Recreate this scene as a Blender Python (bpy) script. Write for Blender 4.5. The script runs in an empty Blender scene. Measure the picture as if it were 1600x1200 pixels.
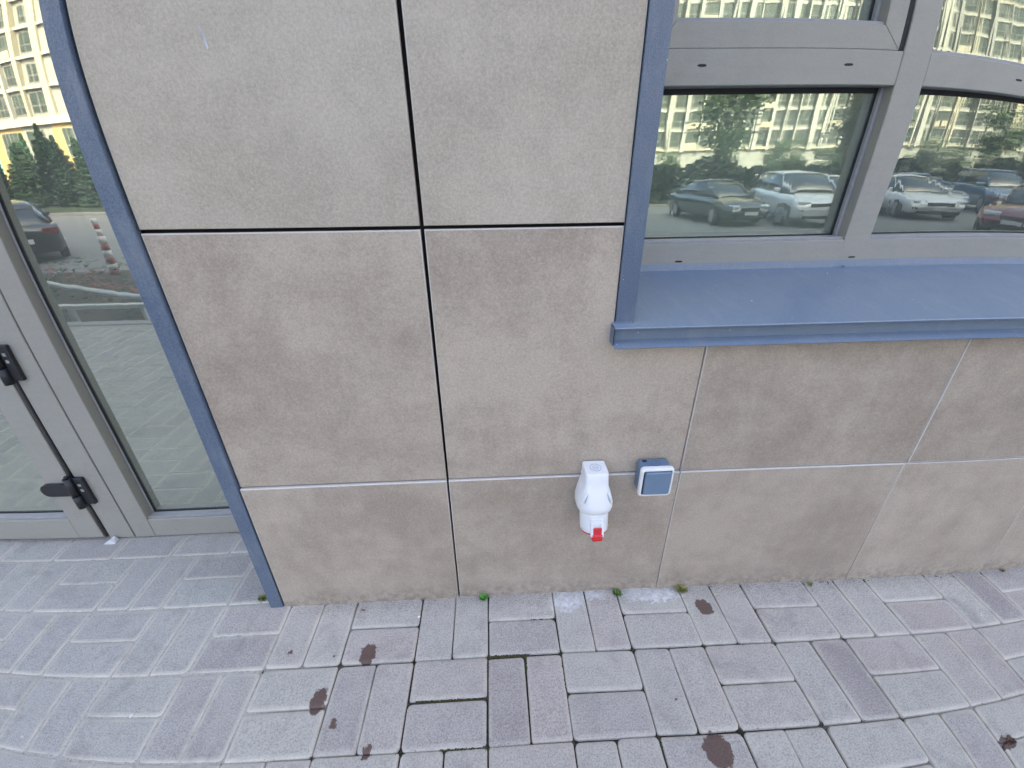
import bpy, bmesh, math, random
from mathutils import Vector, Matrix
random.seed(7)
rad = math.radians
sc = bpy.context.scene
COL = sc.collection

# ------------------------------------------------------------------ camera
# wide phone lens: its measured barrel distortion is a fisheye lens polynomial
cd = bpy.data.cameras.new('camera')
cam = bpy.data.objects.new('camera', cd); COL.objects.link(cam)
cd.type = 'PANO'
cd.sensor_fit = 'HORIZONTAL'; cd.sensor_width = 36.0; cd.sensor_height = 27.0
cd.clip_start = 0.01; cd.clip_end = 1000
cc = cd.cycles if hasattr(cd, 'cycles') and hasattr(cd.cycles, 'panorama_type') else cd
cc.panorama_type = 'FISHEYE_LENS_POLYNOMIAL'
cc.fisheye_fov = rad(170)
cc.fisheye_polynomial_k0 = 0.0
cc.fisheye_polynomial_k1 = -0.06687435197521781
cc.fisheye_polynomial_k2 = 2.3166942997345725e-05
cc.fisheye_polynomial_k3 = 0.00010959494771451515
cc.fisheye_polynomial_k4 = -3.0544977229743506e-06
yaw, pit, rol = 0.0424, 0.4773, -0.0121
F0 = Vector((math.sin(yaw), math.cos(yaw), 0)); R0 = Vector((math.cos(yaw), -math.sin(yaw), 0))
Fw = F0*math.cos(pit) - Vector((0, 0, 1))*math.sin(pit); u_ = R0.cross(Fw)
Rt = math.cos(rol)*R0 + math.sin(rol)*u_; Up = -math.sin(rol)*R0 + math.cos(rol)*u_
M = Matrix((Rt, Up, -Fw)).transposed().to_4x4(); M.translation = Vector((0, 0, 1.2161))
cam.matrix_world = M
sc.camera = cam

# ------------------------------------------------------------------ light
SUN_EL, SUN_AZ = rad(40), rad(18)       # the sun stands behind the building, a little to the right
w = bpy.data.worlds.new('World'); sc.world = w; w.use_nodes = True
nt = w.node_tree; nt.nodes.clear()
sky = nt.nodes.new('ShaderNodeTexSky'); sky.sky_type = 'NISHITA'; sky.sun_disc = False
sky.sun_elevation = SUN_EL; sky.sun_rotation = SUN_AZ
sky.air_density = .66; sky.dust_density = 7.0; sky.ozone_density = .1
bg = nt.nodes.new('ShaderNodeBackground'); bg.inputs[1].default_value = 0.15
wo = nt.nodes.new('ShaderNodeOutputWorld')
nt.links.new(sky.outputs[0], bg.inputs[0]); nt.links.new(bg.outputs[0], wo.inputs[0])
sd = bpy.data.lights.new('sun', 'SUN'); sd.energy = 2.0; sd.angle = rad(0.5); sd.color = (1, .97, .92)
sun = bpy.data.objects.new('sun', sd); COL.objects.link(sun)
sdir = Vector((math.sin(SUN_AZ)*math.cos(SUN_EL), math.cos(SUN_AZ)*math.cos(SUN_EL), math.sin(SUN_EL)))
sun.rotation_euler = sdir.to_track_quat('Z', 'Y').to_euler()
sc.view_settings.view_transform = 'Standard'; sc.view_settings.look = 'None'
sc.view_settings.gamma = 1; sc.view_settings.use_curve_mapping = False
sc.view_settings.exposure = 3.1
sc.cycles.use_denoising = True
sc.cycles.max_bounces = 8; sc.cycles.glossy_bounces = 4; sc.cycles.transparent_max_bounces = 12

# ------------------------------------------------------------------ node helpers
class N:
    def __init__(s, name):
        s.m = bpy.data.materials.new(name); s.m.use_nodes = True
        s.t = s.m.node_tree; s.t.nodes.clear()
        s.out = s.t.nodes.new('ShaderNodeOutputMaterial')
        g = s.t.nodes.new('ShaderNodeNewGeometry'); s.pos = g.outputs['Position']; s.geo = g
        s.oi = s.t.nodes.new('ShaderNodeObjectInfo')
    def n(s, ty, **kw):
        k = s.t.nodes.new(ty)
        for a, b in kw.items(): setattr(k, a, b)
        return k
    def put(s, sock, v):
        if isinstance(v, bpy.types.NodeSocket): s.t.links.new(v, sock)
        elif v is not None:
            if isinstance(v, (tuple, list)) and len(v) == 3 and sock.type == 'RGBA': v = tuple(v)+(1,)
            sock.default_value = v
    def math(s, op, a, b=0.0, c=None, clamp=False):
        k = s.n('ShaderNodeMath', operation=op, use_clamp=clamp); s.put(k.inputs[0], a); s.put(k.inputs[1], b)
        if c is not None: s.put(k.inputs[2], c)
        return k.outputs[0]
    def noise(s, scale, detail=4, rough=.55, vec=None, st=(1, 1, 1), dist=0, loc=(0, 0, 0)):
        v = vec if vec is not None else s.pos
        mp = s.n('ShaderNodeMapping'); s.put(mp.inputs[0], v); mp.inputs['Scale'].default_value = st; mp.inputs['Location'].default_value = loc
        k = s.n('ShaderNodeTexNoise'); s.put(k.inputs['Vector'], mp.outputs[0])
        k.inputs['Scale'].default_value = scale; k.inputs['Detail'].default_value = detail
        k.inputs['Roughness'].default_value = rough; k.inputs['Distortion'].default_value = dist
        return k.outputs['Fac']
    def rng(s, v, a, b, c=0.0, d=1.0, smooth=False):
        k = s.n('ShaderNodeMapRange', clamp=True)
        if smooth: k.interpolation_type = 'SMOOTHSTEP'
        s.put(k.inputs[0], v)
        for i, x in enumerate((a, b, c, d)): s.put(k.inputs[i+1], x)
        return k.outputs[0]
    def mix(s, f, a, b, blend='MIX'):
        k = s.n('ShaderNodeMix', data_type='RGBA', blend_type=blend); k.clamp_factor = True
        s.put(k.inputs['Factor'], f); s.put(k.inputs[6], a); s.put(k.inputs[7], b)
        return k.outputs[2]
    def xyz(s, v=None):
        k = s.n('ShaderNodeSeparateXYZ'); s.put(k.inputs[0], v if v is not None else s.pos); return k.outputs
    def bump(s, h, strength=.3, dist=.002, normal=None):
        k = s.n('ShaderNodeBump'); s.put(k.inputs['Height'], h)
        k.inputs['Strength'].default_value = strength; k.inputs['Distance'].default_value = dist
        if normal is not None: s.put(k.inputs['Normal'], normal)
        return k.outputs[0]
    def bsdf(s, col, rough=.6, spec=.5, metal=0., normal=None, coat=0.):
        k = s.n('ShaderNodeBsdfPrincipled'); s.put(k.inputs['Base Color'], col); s.put(k.inputs['Roughness'], rough)
        s.put(k.inputs['Specular IOR Level'], spec); s.put(k.inputs['Metallic'], metal)
        if normal is not None: s.put(k.inputs['Normal'], normal)
        if coat: k.inputs['Coat Weight'].default_value = coat; k.inputs['Coat Roughness'].default_value = .05
        s.t.links.new(k.outputs[0], s.out.inputs[0]); return k

def plain(name, col, rough=.5, spec=.5, metal=0., var=.08, sc_=40, bump=.05, coat=0.):
    m = N(name); f = m.noise(sc_, 5)
    c = m.mix(m.rng(f, .3, .7), tuple(x*(1-var) for x in col), tuple(min(1, x*(1+var)) for x in col))
    f2 = m.noise(3.1, 3); c = m.mix(m.rng(f2, .35, .7, 0, .25), c, tuple(x*(1-2*var) for x in col))
    m.bsdf(c, rough, spec, metal, m.bump(f, bump, .001) if bump else None, coat)
    return m.m

# ------------------------------------------------------------------ materials
def tile_material(name, ca, cb):
    m = N(name); cx = m.n('ShaderNodeCombineXYZ'); m.put(cx.inputs[0], m.math('MULTIPLY', m.oi.outputs['Random'], 37.0))
    m.put(cx.inputs[2], m.math('MULTIPLY', m.oi.outputs['Random'], 91.0))
    va = m.n('ShaderNodeVectorMath', operation='ADD'); m.put(va.inputs[0], m.pos); m.put(va.inputs[1], cx.outputs[0]); v = va.outputs[0]
    cloud = m.noise(3.0, 8, .66, v, dist=.3); cloud2 = m.noise(13, 8, .75, v, dist=.1)
    st1 = m.noise(26, 5, .7, v, st=(1, 1, .12)); st2 = m.noise(26, 5, .7, v, st=(.12, 1, 1))
    fine = m.noise(190, 4, .75, v); grain = m.noise(560, 2, .8, v)
    f = m.math('ADD', m.math('MULTIPLY', cloud, .5), m.math('MULTIPLY', cloud2, .3))
    f = m.math('ADD', f, m.math('MULTIPLY', m.math('ADD', st1, st2), .10))
    c = m.mix(m.rng(f, .41, .57), cb, ca)
    c = m.mix(m.rng(fine, .35, .68, 0, .30), c, tuple(x*1.42 for x in ca))
    c = m.mix(m.rng(fine, .62, .38, 0, .22), c, tuple(x*.62 for x in cb))
    c = m.mix(m.rng(grain, .35, .68, 0, .26), c, tuple(x*1.55 for x in ca))
    dr = m.noise(16, 6, .75, v, st=(1, 1, .07)); c = m.mix(m.rng(dr, .60, .78, 0, .12), c, tuple(x*.7 for x in cb))
    pr = m.rng(m.oi.outputs['Random'], 0, 1, .93, 1.07); cm = m.n('ShaderNodeVectorMath', operation='SCALE'); m.put(cm.inputs[0], c); m.put(cm.inputs['Scale'], pr); c = cm.outputs[0]
    # whitish specks and dust near the foot of the wall, light unglazed arrises through the edge attribute
    z = m.xyz()[2]
    dust = m.math('MULTIPLY', m.rng(z, .0, .16, 1, 0), m.rng(m.noise(23, 5), .42, .72))
    c = m.mix(m.math('MULTIPLY', dust, .35), c, (.45, .40, .34))
    spl = m.math('MULTIPLY', m.rng(z, .0, .075, 1, 0), m.rng(m.noise(55, 6, .7), .44, .6)); c = m.mix(m.math('MULTIPLY', spl, .6), c, (.16, .13, .10))
    vo = m.n('ShaderNodeTexVoronoi'); m.put(vo.inputs['Vector'], v); vo.inputs['Scale'].default_value = 19
    c = m.mix(m.math('MULTIPLY', m.rng(vo.outputs['Distance'], .035, .05, 1, 0), .5), c, (.55, .5, .46))
    at = m.n('ShaderNodeAttribute', attribute_name='edge')
    e = m.math('MULTIPLY', at.outputs['Fac'], m.rng(m.noise(60, 4), .25, .5, .7, 1))
    c = m.mix(e, c, (.62, .58, .53))
    m.bsdf(c, m.rng(cloud2, .3, .7, .42, .6), .45, normal=m.bump(m.math('ADD', fine, grain), .12, .0006))
    return m.m
M_TILE = tile_material('stoneware_brown', (.425, .358, .284), (.258, .203, .157))
M_TILE_TOP = tile_material('stoneware_grey', (.435, .382, .302), (.310, .262, .200))

def stain_factor(m, lst, warp=.012, sharp=.004):
    """soft-edged blobs at world places (x, y, rx, ry)"""
    p = m.xyz(); n = m.noise(70, 5, .65); n2 = m.noise(62, 5, .65, loc=(3, 9, 0)); tot = None
    px = m.math('ADD', p[0], m.math('MULTIPLY', m.math('SUBTRACT', n, .5), warp*4)); py = m.math('ADD', p[1], m.math('MULTIPLY', m.math('SUBTRACT', n2, .5), warp*4))
    for (x, y, rx, ry) in lst:
        dx = m.math('DIVIDE', m.math('SUBTRACT', px, x), rx); dy = m.math('DIVIDE', m.math('SUBTRACT', py, y), ry)
        r = m.math('SQRT', m.math('ADD', m.math('MULTIPLY', dx, dx), m.math('MULTIPLY', dy, dy)))
        f = m.rng(r, 1-sharp/rx, 1+sharp/rx, 1, 0)
        tot = f if tot is None else m.math('MAXIMUM', tot, f)
    return tot

def paver_material():
    m = N('concrete_paver'); p = m.xyz()
    isl = m.geo.outputs['Random Per Island']; r = m.math('FRACT', m.math('ADD', m.oi.outputs['Random'], isl))
    cr = m.n('ShaderNodeValToRGB'); m.put(cr.inputs[0], r); el = cr.color_ramp.elements
    cols = [(.395, .360, .310), (.475, .448, .378), (.408, .345, .300), (.455, .438, .362), (.388, .350, .312), (.305, .262, .238)]
    el[0].position = 0; el[0].color = cols[0]+(1,); el[1].position = 1; el[1].color = cols[5]+(1,)
    for i in range(1, 5): e = el.new(i/5); e.color = cols[i]+(1,)
    c = cr.outputs[0]
    # the purple tone is stronger right in front of the wall, the left side greyer and dusty
    c = m.mix(m.rng(p[0], -.55, -1.1, 0, .5), c, (.415, .402, .372))
    big = m.noise(4.2, 5, .6, dist=.4); mid = m.noise(24, 5, .65); fine = m.noise(240, 3, .75); grit = m.noise(620, 2, .7)
    c = m.mix(m.rng(big, .38, .66, 0, .42), c, (.47, .44, .385))
    c = m.mix(m.rng(mid, .45, .72, 0, .35), c, (.27, .232, .222))
    c = m.mix(m.rng(fine, .40, .66, 0, .34), c, (.64, .615, .55))
    c = m.mix(m.rng(fine, .52, .33, 0, .42), c, (.14, .12, .115))
    c = m.mix(m.rng(grit, .58, .70, 0, .35), c, (.66, .65, .62))
    at = m.n('ShaderNodeAttribute', attribute_name='edge')
    side = m.math('MAXIMUM', m.rng(m.math('ADD', p[0], m.math('MULTIPLY', big, .5)), -.05, -.40, 0, 1), m.rng(m.math('ADD', p[0], m.math('MULTIPLY', big, .7)), 1.0, 1.5, 0, .8))
    rim = m.math('MULTIPLY', at.outputs['Fac'], m.math('ADD', m.rng(m.noise(17, 4), .33, .62, .08, .45), m.math('MULTIPLY', side, m.rng(mid, .3, .6, .2, .55))), clamp=True)
    c = m.mix(rim, c, (.62, .575, .475))
    # efflorescence at the foot of the wall and wet drop marks
    eff = stain_factor(m, [(.200, .868, .050, .030), (.275, .885, .060, .020), (.47, .872, .085, .022), (.45, .885, .05, .02)], .02, .02)
    eff = m.math('MULTIPLY', eff, m.rng(m.noise(48, 5, .7), .36, .6, .15, 1)); c = m.mix(eff, c, (.80, .80, .80))
    grime = m.math('MULTIPLY', m.rng(m.math('ADD', p[1], m.math('MULTIPLY', mid, .05)), .865, .915, 0, 1), m.rng(p[0], -.65, -.55, 0, 1)); c = m.mix(m.math('MULTIPLY', grime, .55), c, m.mix(m.rng(fine, .4, .6), (.16, .135, .11), (.40, .37, .32)))
    soft = m.rng(m.noise(8.5, 6, .7, dist=.8), .52, .68, 0, .38); c = m.mix(soft, c, (.235, .205, .195))
    wet = stain_factor(m, [(-.381, .734, .021, .030), (-.478, .622, .020, .030), (.616, .822, .023, .028), (.488, .470, .032, .036), (-.424, .572, .0085, .012),
                           (1.196, .401, .026, .018), (-.327, .508, .010, .014), (-.600, .752, .006, .007), (-.475, .738, .0035, .004), (-.43, .87, .004, .005), (.43, .58, .004, .004)], .0085, .0012)
    c = m.mix(m.math('MULTIPLY', wet, .94), c, m.mix(fine, (.075, .042, .032), (.15, .095, .075)))
    h = m.math('ADD', m.math('MULTIPLY', fine, .9), m.math('ADD', m.math('MULTIPLY', grit, .3), m.math('MULTIPLY', mid, 1.4)))
    m.bsdf(c, m.rng(wet, 0, 1, .88, .5), .3, normal=m.bump(h, .55, .0014))
    return m.m
M_PAVER = paver_material()

def joint_material():
    m = N('joint_fill'); p = m.xyz(); n1 = m.noise(9, 5); n2 = m.noise(160, 4, .7)
    side = m.math('MAXIMUM', m.rng(m.math('ADD', p[0], m.math('MULTIPLY', n1, .5)), -.10, -.42, 0, 1), m.rng(m.math('ADD', p[0], m.math('MULTIPLY', n1, .7)), 1.02, 1.45, 0, .7))
    c = m.mix(side, (.035, .030, .026), (.50, .47, .41))
    c = m.mix(m.rng(n2, .45, .62, 0, .4), c, (.16, .14, .11))
    m.bsdf(c, .95, .2, normal=m.bump(n2, .8, .003)); return m.m
M_JOINT = joint_material()

def blue_material(nm='blue_powder_coated_steel', ca=(.062, .092, .138), cb=(.142, .182, .250)):
    m = N(nm); n1 = m.noise(420, 3, .8); n2 = m.noise(5, 5, .6)
    c = m.mix(m.rng(n1, .35, .65), ca, cb)
    c = m.mix(m.rng(n2, .46, .7, 0, .28), c, (.24, .26, .28))
    n3 = m.noise(30, 6, .75, st=(1, .25, .25)); c = m.mix(m.rng(n3, .50, .72, 0, .30), c, (.30, .32, .33))
    sp = m.n('ShaderNodeTexVoronoi'); m.put(sp.inputs['Vector'], m.pos); sp.inputs['Scale'].default_value = 26
    c = m.mix(m.math('MULTIPLY', m.rng(sp.outputs['Distance'], .03, .045, 1, 0), .7), c, (.6, .66, .75))
    m.bsdf(c, m.rng(n2, .3, .7, .30, .44), .6, normal=m.bump(n1, .12, .0006)); return m.m
M_BLUE = blue_material()

def frame_material():
    m = N('grey_frame_laminate'); n1 = m.noise(300, 3, .7); n2 = m.noise(4, 4, .6); n3 = m.noise(60, 4, .7, st=(.15, 1, 1))
    c = m.mix(m.rng(n1, .3, .7), (.312, .298, .258), (.356, .340, .294))
    c = m.mix(m.rng(n2, .4, .7, 0, .3), c, (.37, .355, .315)); c = m.mix(m.rng(n3, .5, .75, 0, .18), c, (.225, .205, .185))
    n5 = m.noise(7, 8, .75); c = m.mix(m.rng(n5, .55, .75, 0, .22), c, (.18, .16, .14))
    m.bsdf(c, .38, .5, normal=m.bump(n1, .06, .0005)); return m.m
M_FRAME = frame_material()
M_BEAD = plain('grey_glazing_bead', (.33, .325, .33), .35)
M_GASKET = plain('black_gasket', (.018, .018, .02), .6)
M_SPACER = plain('aluminium_spacer', (.42, .45, .43), .35, metal=.6)
M_SEAL = plain('grey_rubber', (.075, .073, .075), .5)
M_BLACK = plain('black_hinge_plastic', (.022, .021, .023), .45)
M_DARK = plain('shadow_gap_backing', (.02, .019, .018), .9)
M_WHITE = plain('white_plastic', (.76, .76, .75), .32, var=.02)
M_RED = plain('red_plastic', (.62, .03, .035), .35, var=.05)
M_SWITCH = plain('grey_blue_plastic', (.130, .190, .280), .38, var=.05)
M_ROCKER = plain('blue_grey_rocker', (.150, .215, .300), .36, var=.04)
M_EMBOSS = plain('moulded_emblem', (.10, .145, .21), .45, var=.04)
M_EMBOSS_W = plain('moulded_emblem_grey', (.42, .45, .50), .45, var=.04)
M_CONC = plain('rough_concrete', (.33, .32, .30), .9, var=.15)
M_RENDER = plain('plain_render', (.36, .33, .30), .85, var=.06)
M_ROOM = plain('room_wall_paint', (.50, .56, .50), .8, var=.03)
M_ROOMF = plain('room_floor_tiles', (.46, .50, .45), .45, var=.05)

def glass_material(name, tint, refl, wob):
    m = N(name)
    # slow ripples of heat-treated double glazing, stronger upright
    n1 = m.noise(7, 2, .5, st=(1, 1, .14)); n2 = m.noise(34, 2, .55, st=(1, 1, .06)); n3 = m.noise(2.2, 1, .5)
    n4 = m.noise(70, 2, .5, st=(.10, 1, 1))
    h = m.math('ADD', m.math('MULTIPLY', n3, 1.5), m.math('ADD', n1, m.math('MULTIPLY', n2, wob))); h = m.math('ADD', h, m.math('MULTIPLY', n4, wob*.10))
    nb = m.bump(h, .35, .0016)
    g = m.n('ShaderNodeBsdfGlossy'); m.put(g.inputs['Color'], tint); g.inputs['Roughness'].default_value = .012; m.put(g.inputs['Normal'], nb)
    t = m.n('ShaderNodeBsdfTransparent'); m.put(t.inputs['Color'], (.97, 1, .97))
    fr = m.n('ShaderNodeLayerWeight'); fr.inputs['Blend'].default_value = .35
    dirt_haze = m.n('ShaderNodeBsdfDiffuse'); m.put(dirt_haze.inputs['Color'], (.5, .52, .48))  # dirt film that also paints haze over the reflections
    f = m.rng(fr.outputs['Fresnel'], 0, 1, refl, 1)
    x = m.n('ShaderNodeMixShader'); m.put(x.inputs[0], f); m.put(x.inputs[1], t.outputs[0]); m.put(x.inputs[2], g.outputs[0])
    y = m.n('ShaderNodeMixShader'); m.put(y.inputs[0], m.rng(m.noise(3, 6, .7), .4, .8, .10, .22)); m.put(y.inputs[1], x.outputs[0]); m.put(y.inputs[2], dirt_haze.outputs[0])
    m.t.links.new(y.outputs[0], m.out.inputs[0]); return m.m
M_GLASS_W = glass_material('window_glass', (.72, .82, .72), .40, .15)
M_GLASS_D = glass_material('door_glass', (.93, .97, .83), .60, .03)

# ------------------------------------------------------------------ mesh helpers
def obj(name, me, parent=None, loc=None, rot=None, mats=None):
    o = bpy.data.objects.new(name, me); COL.objects.link(o)
    if mats is not None:
        me.materials.clear()
        for m in (mats if isinstance(mats, (list, tuple)) else [mats]): me.materials.append(m)
    if parent is not None: o.parent = parent
    if loc is not None: o.location = loc
    if rot is not None: o.rotation_euler = rot
    return o
def tag(o, label=None, cat=None, group=None, kind=None):
    if label: o['label'] = label
    if cat: o['category'] = cat
    if group: o['group'] = group
    if kind: o['kind'] = kind
    return o
def empty(name, loc=(0, 0, 0), rz=0):
    o = bpy.data.objects.new(name, None); COL.objects.link(o); o.location = loc; o.rotation_euler = (0, 0, rz); o.empty_display_size = .1
    return o
def me_from(name, vs, fs):
    me = bpy.data.meshes.new(name); me.from_pydata(vs, [], fs); me.update(); return me
def bm_box(bm, a, b, mi=0):
    r = bmesh.ops.create_cube(bm, size=1)
    for v in r['verts']:
        v.co = Vector([(a[i]+b[i])/2 + v.co[i]*(b[i]-a[i]) for i in range(3)])
    for f in {f for v in r['verts'] for f in v.link_faces}: f.material_index = mi
    return r['verts']
def bm_me(bm, name, bevel=0, seg=1, smooth=False, angle=None):
    if bevel: bmesh.ops.bevel(bm, geom=[e for e in bm.edges if e.calc_face_angle(0) > .5], offset=bevel, segments=seg, affect='EDGES', profile=.6)
    bmesh.ops.recalc_face_normals(bm, faces=bm.faces[:])
    if smooth:
        for f in bm.faces: f.smooth = True
    me = bpy.data.meshes.new(name); bm.to_mesh(me); bm.free(); return me
def box(name, a, b, mat, parent=None, bevel=0, seg=1):
    bm = bmesh.new(); bm_box(bm, a, b); return obj(name, bm_me(bm, name, bevel, seg), parent, mats=mat)
def boxes(name, lst, mat, parent=None, bevel=0):
    bm = bmesh.new()
    for a, b in lst: bm_box(bm, a, b)
    return obj(name, bm_me(bm, name, bevel), parent, mats=mat)
def bm_tube(bm, pts, r, n=10, mi=0):
    pts = [Vector(p) for p in pts]; rings = []
    for i, p in enumerate(pts):
        d = (pts[min(i+1, len(pts)-1)]-pts[max(i-1, 0)]).normalized(); a = d.orthogonal().normalized() if i == 0 else (rings_a - d*rings_a.dot(d)).normalized()
        rings_a = a; b = d.cross(a); rr = r[i] if isinstance(r, (list, tuple)) else r
        rings.append([bm.verts.new(p+(a*math.cos(t)+b*math.sin(t))*rr) for t in [2*math.pi*k/n for k in range(n)]])
    for i in range(len(rings)-1):
        for k in range(n):
            f = bm.faces.new((rings[i][k], rings[i][(k+1) % n], rings[i+1][(k+1) % n], rings[i+1][k])); f.material_index = mi; f.smooth = True
    for rg in (rings[0], rings[-1]):
        f = bm.faces.new(rg); f.material_index = mi
def tube(name, pts, r, mat, parent=None, n=10):
    bm = bmesh.new(); bm_tube(bm, pts, r, n); return obj(name, bm_me(bm, name), parent, mats=mat)
def prism_xz(name, poly, y0, y1, mat, parent=None, ch=.0012, sv=1.0):
    """a panel: outline in x,z (counter-clockwise seen from the front, -y), front at y0, back at y1, arris marked by an attribute"""
    n = len(poly); vs = []
    def inset(p, d):
        out = []
        for i in range(n):
            a, b, c = Vector(p[i-1]), Vector(p[i]), Vector(p[(i+1) % n])
            e1, e2 = (b-a).normalized(), (c-b).normalized(); n1, n2 = Vector((-e1.y, e1.x)), Vector((-e2.y, e2.x))
            k = (n1+n2); k /= max(.2, k.dot(n1)); out.append(b+k*d)
        return out
    mid = inset(poly, ch); 
    for q in poly: vs.append((q[0], y1, q[1]))
    for q in poly: vs.append((q[0], y0+ch, q[1]))
    for q in mid: vs.append((q[0], y0, q[1]))
    mid2 = inset(poly, ch+.0015)
    for q in mid2: vs.append((q[0], y0, q[1]))
    fs = []
    for L in range(3):
        for i in range(n): fs.append((L*n+i, L*n+(i+1) % n, (L+1)*n+(i+1) % n, (L+1)*n+i))
    fs.append(tuple(range(3*n, 4*n))); fs.append(tuple(reversed(range(n))))
    me = me_from(name, vs, fs)
    bm = bmesh.new(); bm.from_mesh(me); bmesh.ops.recalc_face_normals(bm, faces=bm.faces[:]); bm.to_mesh(me); bm.free()
    at = me.attributes.new('edge', 'FLOAT', 'POINT')
    zt = max(p[1] for p in poly)
    for i in range(len(vs)): at.data[i].value = 0.0 if i >= 3*n else (1.0 if poly[i % n][1] > zt-.01 and i >= n else sv)
    return obj(name, me, parent, mats=mat)

# ================================================================== GROUND
WY = .9012                 # face of the tiled wall
PY = 1.212                 # face of the window and door frames
S = .203                   # module of the basket-weave paving
GX, GY = -.0461, .7077
EDGE_Y = -1.30             # edge of the raised pavement
def joint_height(x, y):
    n = math.sin(x*7.3+y*3.1)*.12+math.sin(x*17.0-y*11.0)*.08
    side = max(min(1, (-.30+n-x)/.35), min(1, (x-1.05+n)/.5)*.75, 0)
    return -.0085+.0068*side+random.uniform(-.0007, .0007)
bm = bmesh.new(); bmesh.ops.create_grid(bm, x_segments=330, y_segments=90, size=.5)
for v in bm.verts:
    x, y = v.co.x*5.6+.1, .70+v.co.y*1.10; v.co = (x, y, joint_height(x, y))
for f in bm.faces: f.smooth = True
for a_, b_ in (((-9, EDGE_Y+.004, -.30), (10, 1.60, -.0105)),): bm_box(bm, a_, b_)
pave = obj('pavement', bm_me(bm, 'pavement'), mats=M_JOINT); tag(pave, 'light grey basket-weave paved pavement along the building', kind='structure')

def paver_vf(L, W, seed, T=.05):
    rg = random.Random(seed); hl, hw = L/2, W/2; r = .007
    out = []
    for sx, sy, a0 in ((1, 1, 0), (-1, 1, 90), (-1, -1, 180), (1, -1, 270)):
        jr = r*rg.uniform(.5, 1.7); jx, jy = rg.uniform(-.0008, .0008), rg.uniform(-.0008, .0008)
        for k in (0, 45, 90):
            a = rad(a0+k); out.append((sx*(hl-jr)+math.cos(a)*jr+jx, sy*(hw-jr)+math.sin(a)*jr+jy))
    vs = []
    def ring(d, z):
        for x, y in out:
            q = math.hypot(x, y); vs.append((x*(1-d/abs(hl)), y*(1-d/abs(hw)), z+rg.uniform(-.0003, .0003)))
    ring(0, -T); ring(0, -.0030); ring(.0014, -.0010); ring(.0034, 0); ring(.0120, .0002)
    n = 12; fs = []
    for q in range(4):
        for i in range(n): fs.append((q*n+i, q*n+(i+1) % n, (q+1)*n+(i+1) % n, (q+1)*n+i))
    fs.append(tuple(range(4*n, 5*n)))
    ed = [1]*(n*3)+[.85]*n+[0]*n
    return vs, fs, ed
def paver_mesh(seed, L=.1985, W=.0985):
    vs, fs, ed = paver_vf(L, W, seed); me = me_from('paver', vs, fs)
    at = me.attributes.new('edge', 'FLOAT', 'POINT')
    for i, e in enumerate(ed): at.data[i].value = e
    for p in me.polygons: p.use_smooth = len(p.vertices) == 4
    me.materials.append(M_PAVER); return me
PM = [paver_mesh(i, .1985+random.uniform(-.0012, .0008), .0985+random.uniform(-.001, .0006)) for i in range(10)]
SHIFT = {}                 # a few pavers stand apart from their neighbours, moss grows between
places = []
for j in range(-1, 13):
    for i in range(-42, 48):
        x0 = GX+i*S; y1 = GY-(j-2)*S
        if j == -1: continue
        if (i+j) % 2 == 0:
            for k in (0, 1): places.append((x0+S*(.25+.5*k), y1-S/2, 90, i, j, k))
        else:
            for k in (0, 1): places.append((x0+S/2, y1-S*(.25+.5*k), 0, i, j, k))
for i in range(-44, 0):    # header course under the door
    places.append((GX+(i+.0)*S, GY+2*S+S*.25, 0, i, -1, 0))
gaps = {(-1, 2, 1): (0, -.0014), (0, 2, 0): (.0008, -.0025), (-1, 2, 0): (-.0005, .001), (0, 1, 1): (0, .001), (1, 2, 0): (.001, 0), (0, 2, 1): (.002, -.001)}
near = [[], []]
for (x, y, a, i, j, k) in places:
    if y > PY+.01 or y-(.1 if a else .05) < EDGE_Y+.10: continue
    if x > -.70 and y > WY+.02: continue
    # in the picture: between the lower frame edge and the wall
    seen = y > .24 and abs(x) < 1.05+ (y-.2)*1.35
    jx, jy = random.uniform(-.0010, .0010), random.uniform(-.0010, .0010)
    dx, dy = gaps.get((i, j, k), (0, 0))
    rot = rad(a+random.uniform(-.45, .45)+random.choice((0, 180))); z = random.uniform(-.0013, .0009)
    near[0 if seen else 1].append((x+jx+dx, y+jy+dy, z, rot, random.randrange(10)))
for (x, y, z, rt, v) in near[0]:
    o = obj('paver', PM[v], pave, (x, y, z), (rad(random.uniform(-.25, .25)), rad(random.uniform(-.25, .25)), rt))
VV = [paver_vf(.1985, .0985, 50+i, .03) for i in range(4)]
vs, fs, ed = [], [], []
for (x, y, z, rt, v) in near[1]:
    a, b, c = VV[v % 4]; o0 = len(vs); cr, sr = math.cos(rt), math.sin(rt)
    vs += [(x+p[0]*cr-p[1]*sr, y+p[0]*sr+p[1]*cr, z+p[2]) for p in a]; fs += [tuple(q+o0 for q in f) for f in b]; ed += c
me = me_from('paver_field', vs, fs); at = me.attributes.new('edge', 'FLOAT', 'POINT'); at.data.foreach_set('value', [float(e) for e in ed])
me.materials.append(M_PAVER); tag(obj('paver_field', me, pave), kind='stuff')
box('kerb', (-9, EDGE_Y-.02, -.9), (10, EDGE_Y+.08, .0), plain('pale_kerb_concrete', (.46, .45, .42), .9, var=.1), pave, .006)

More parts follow.
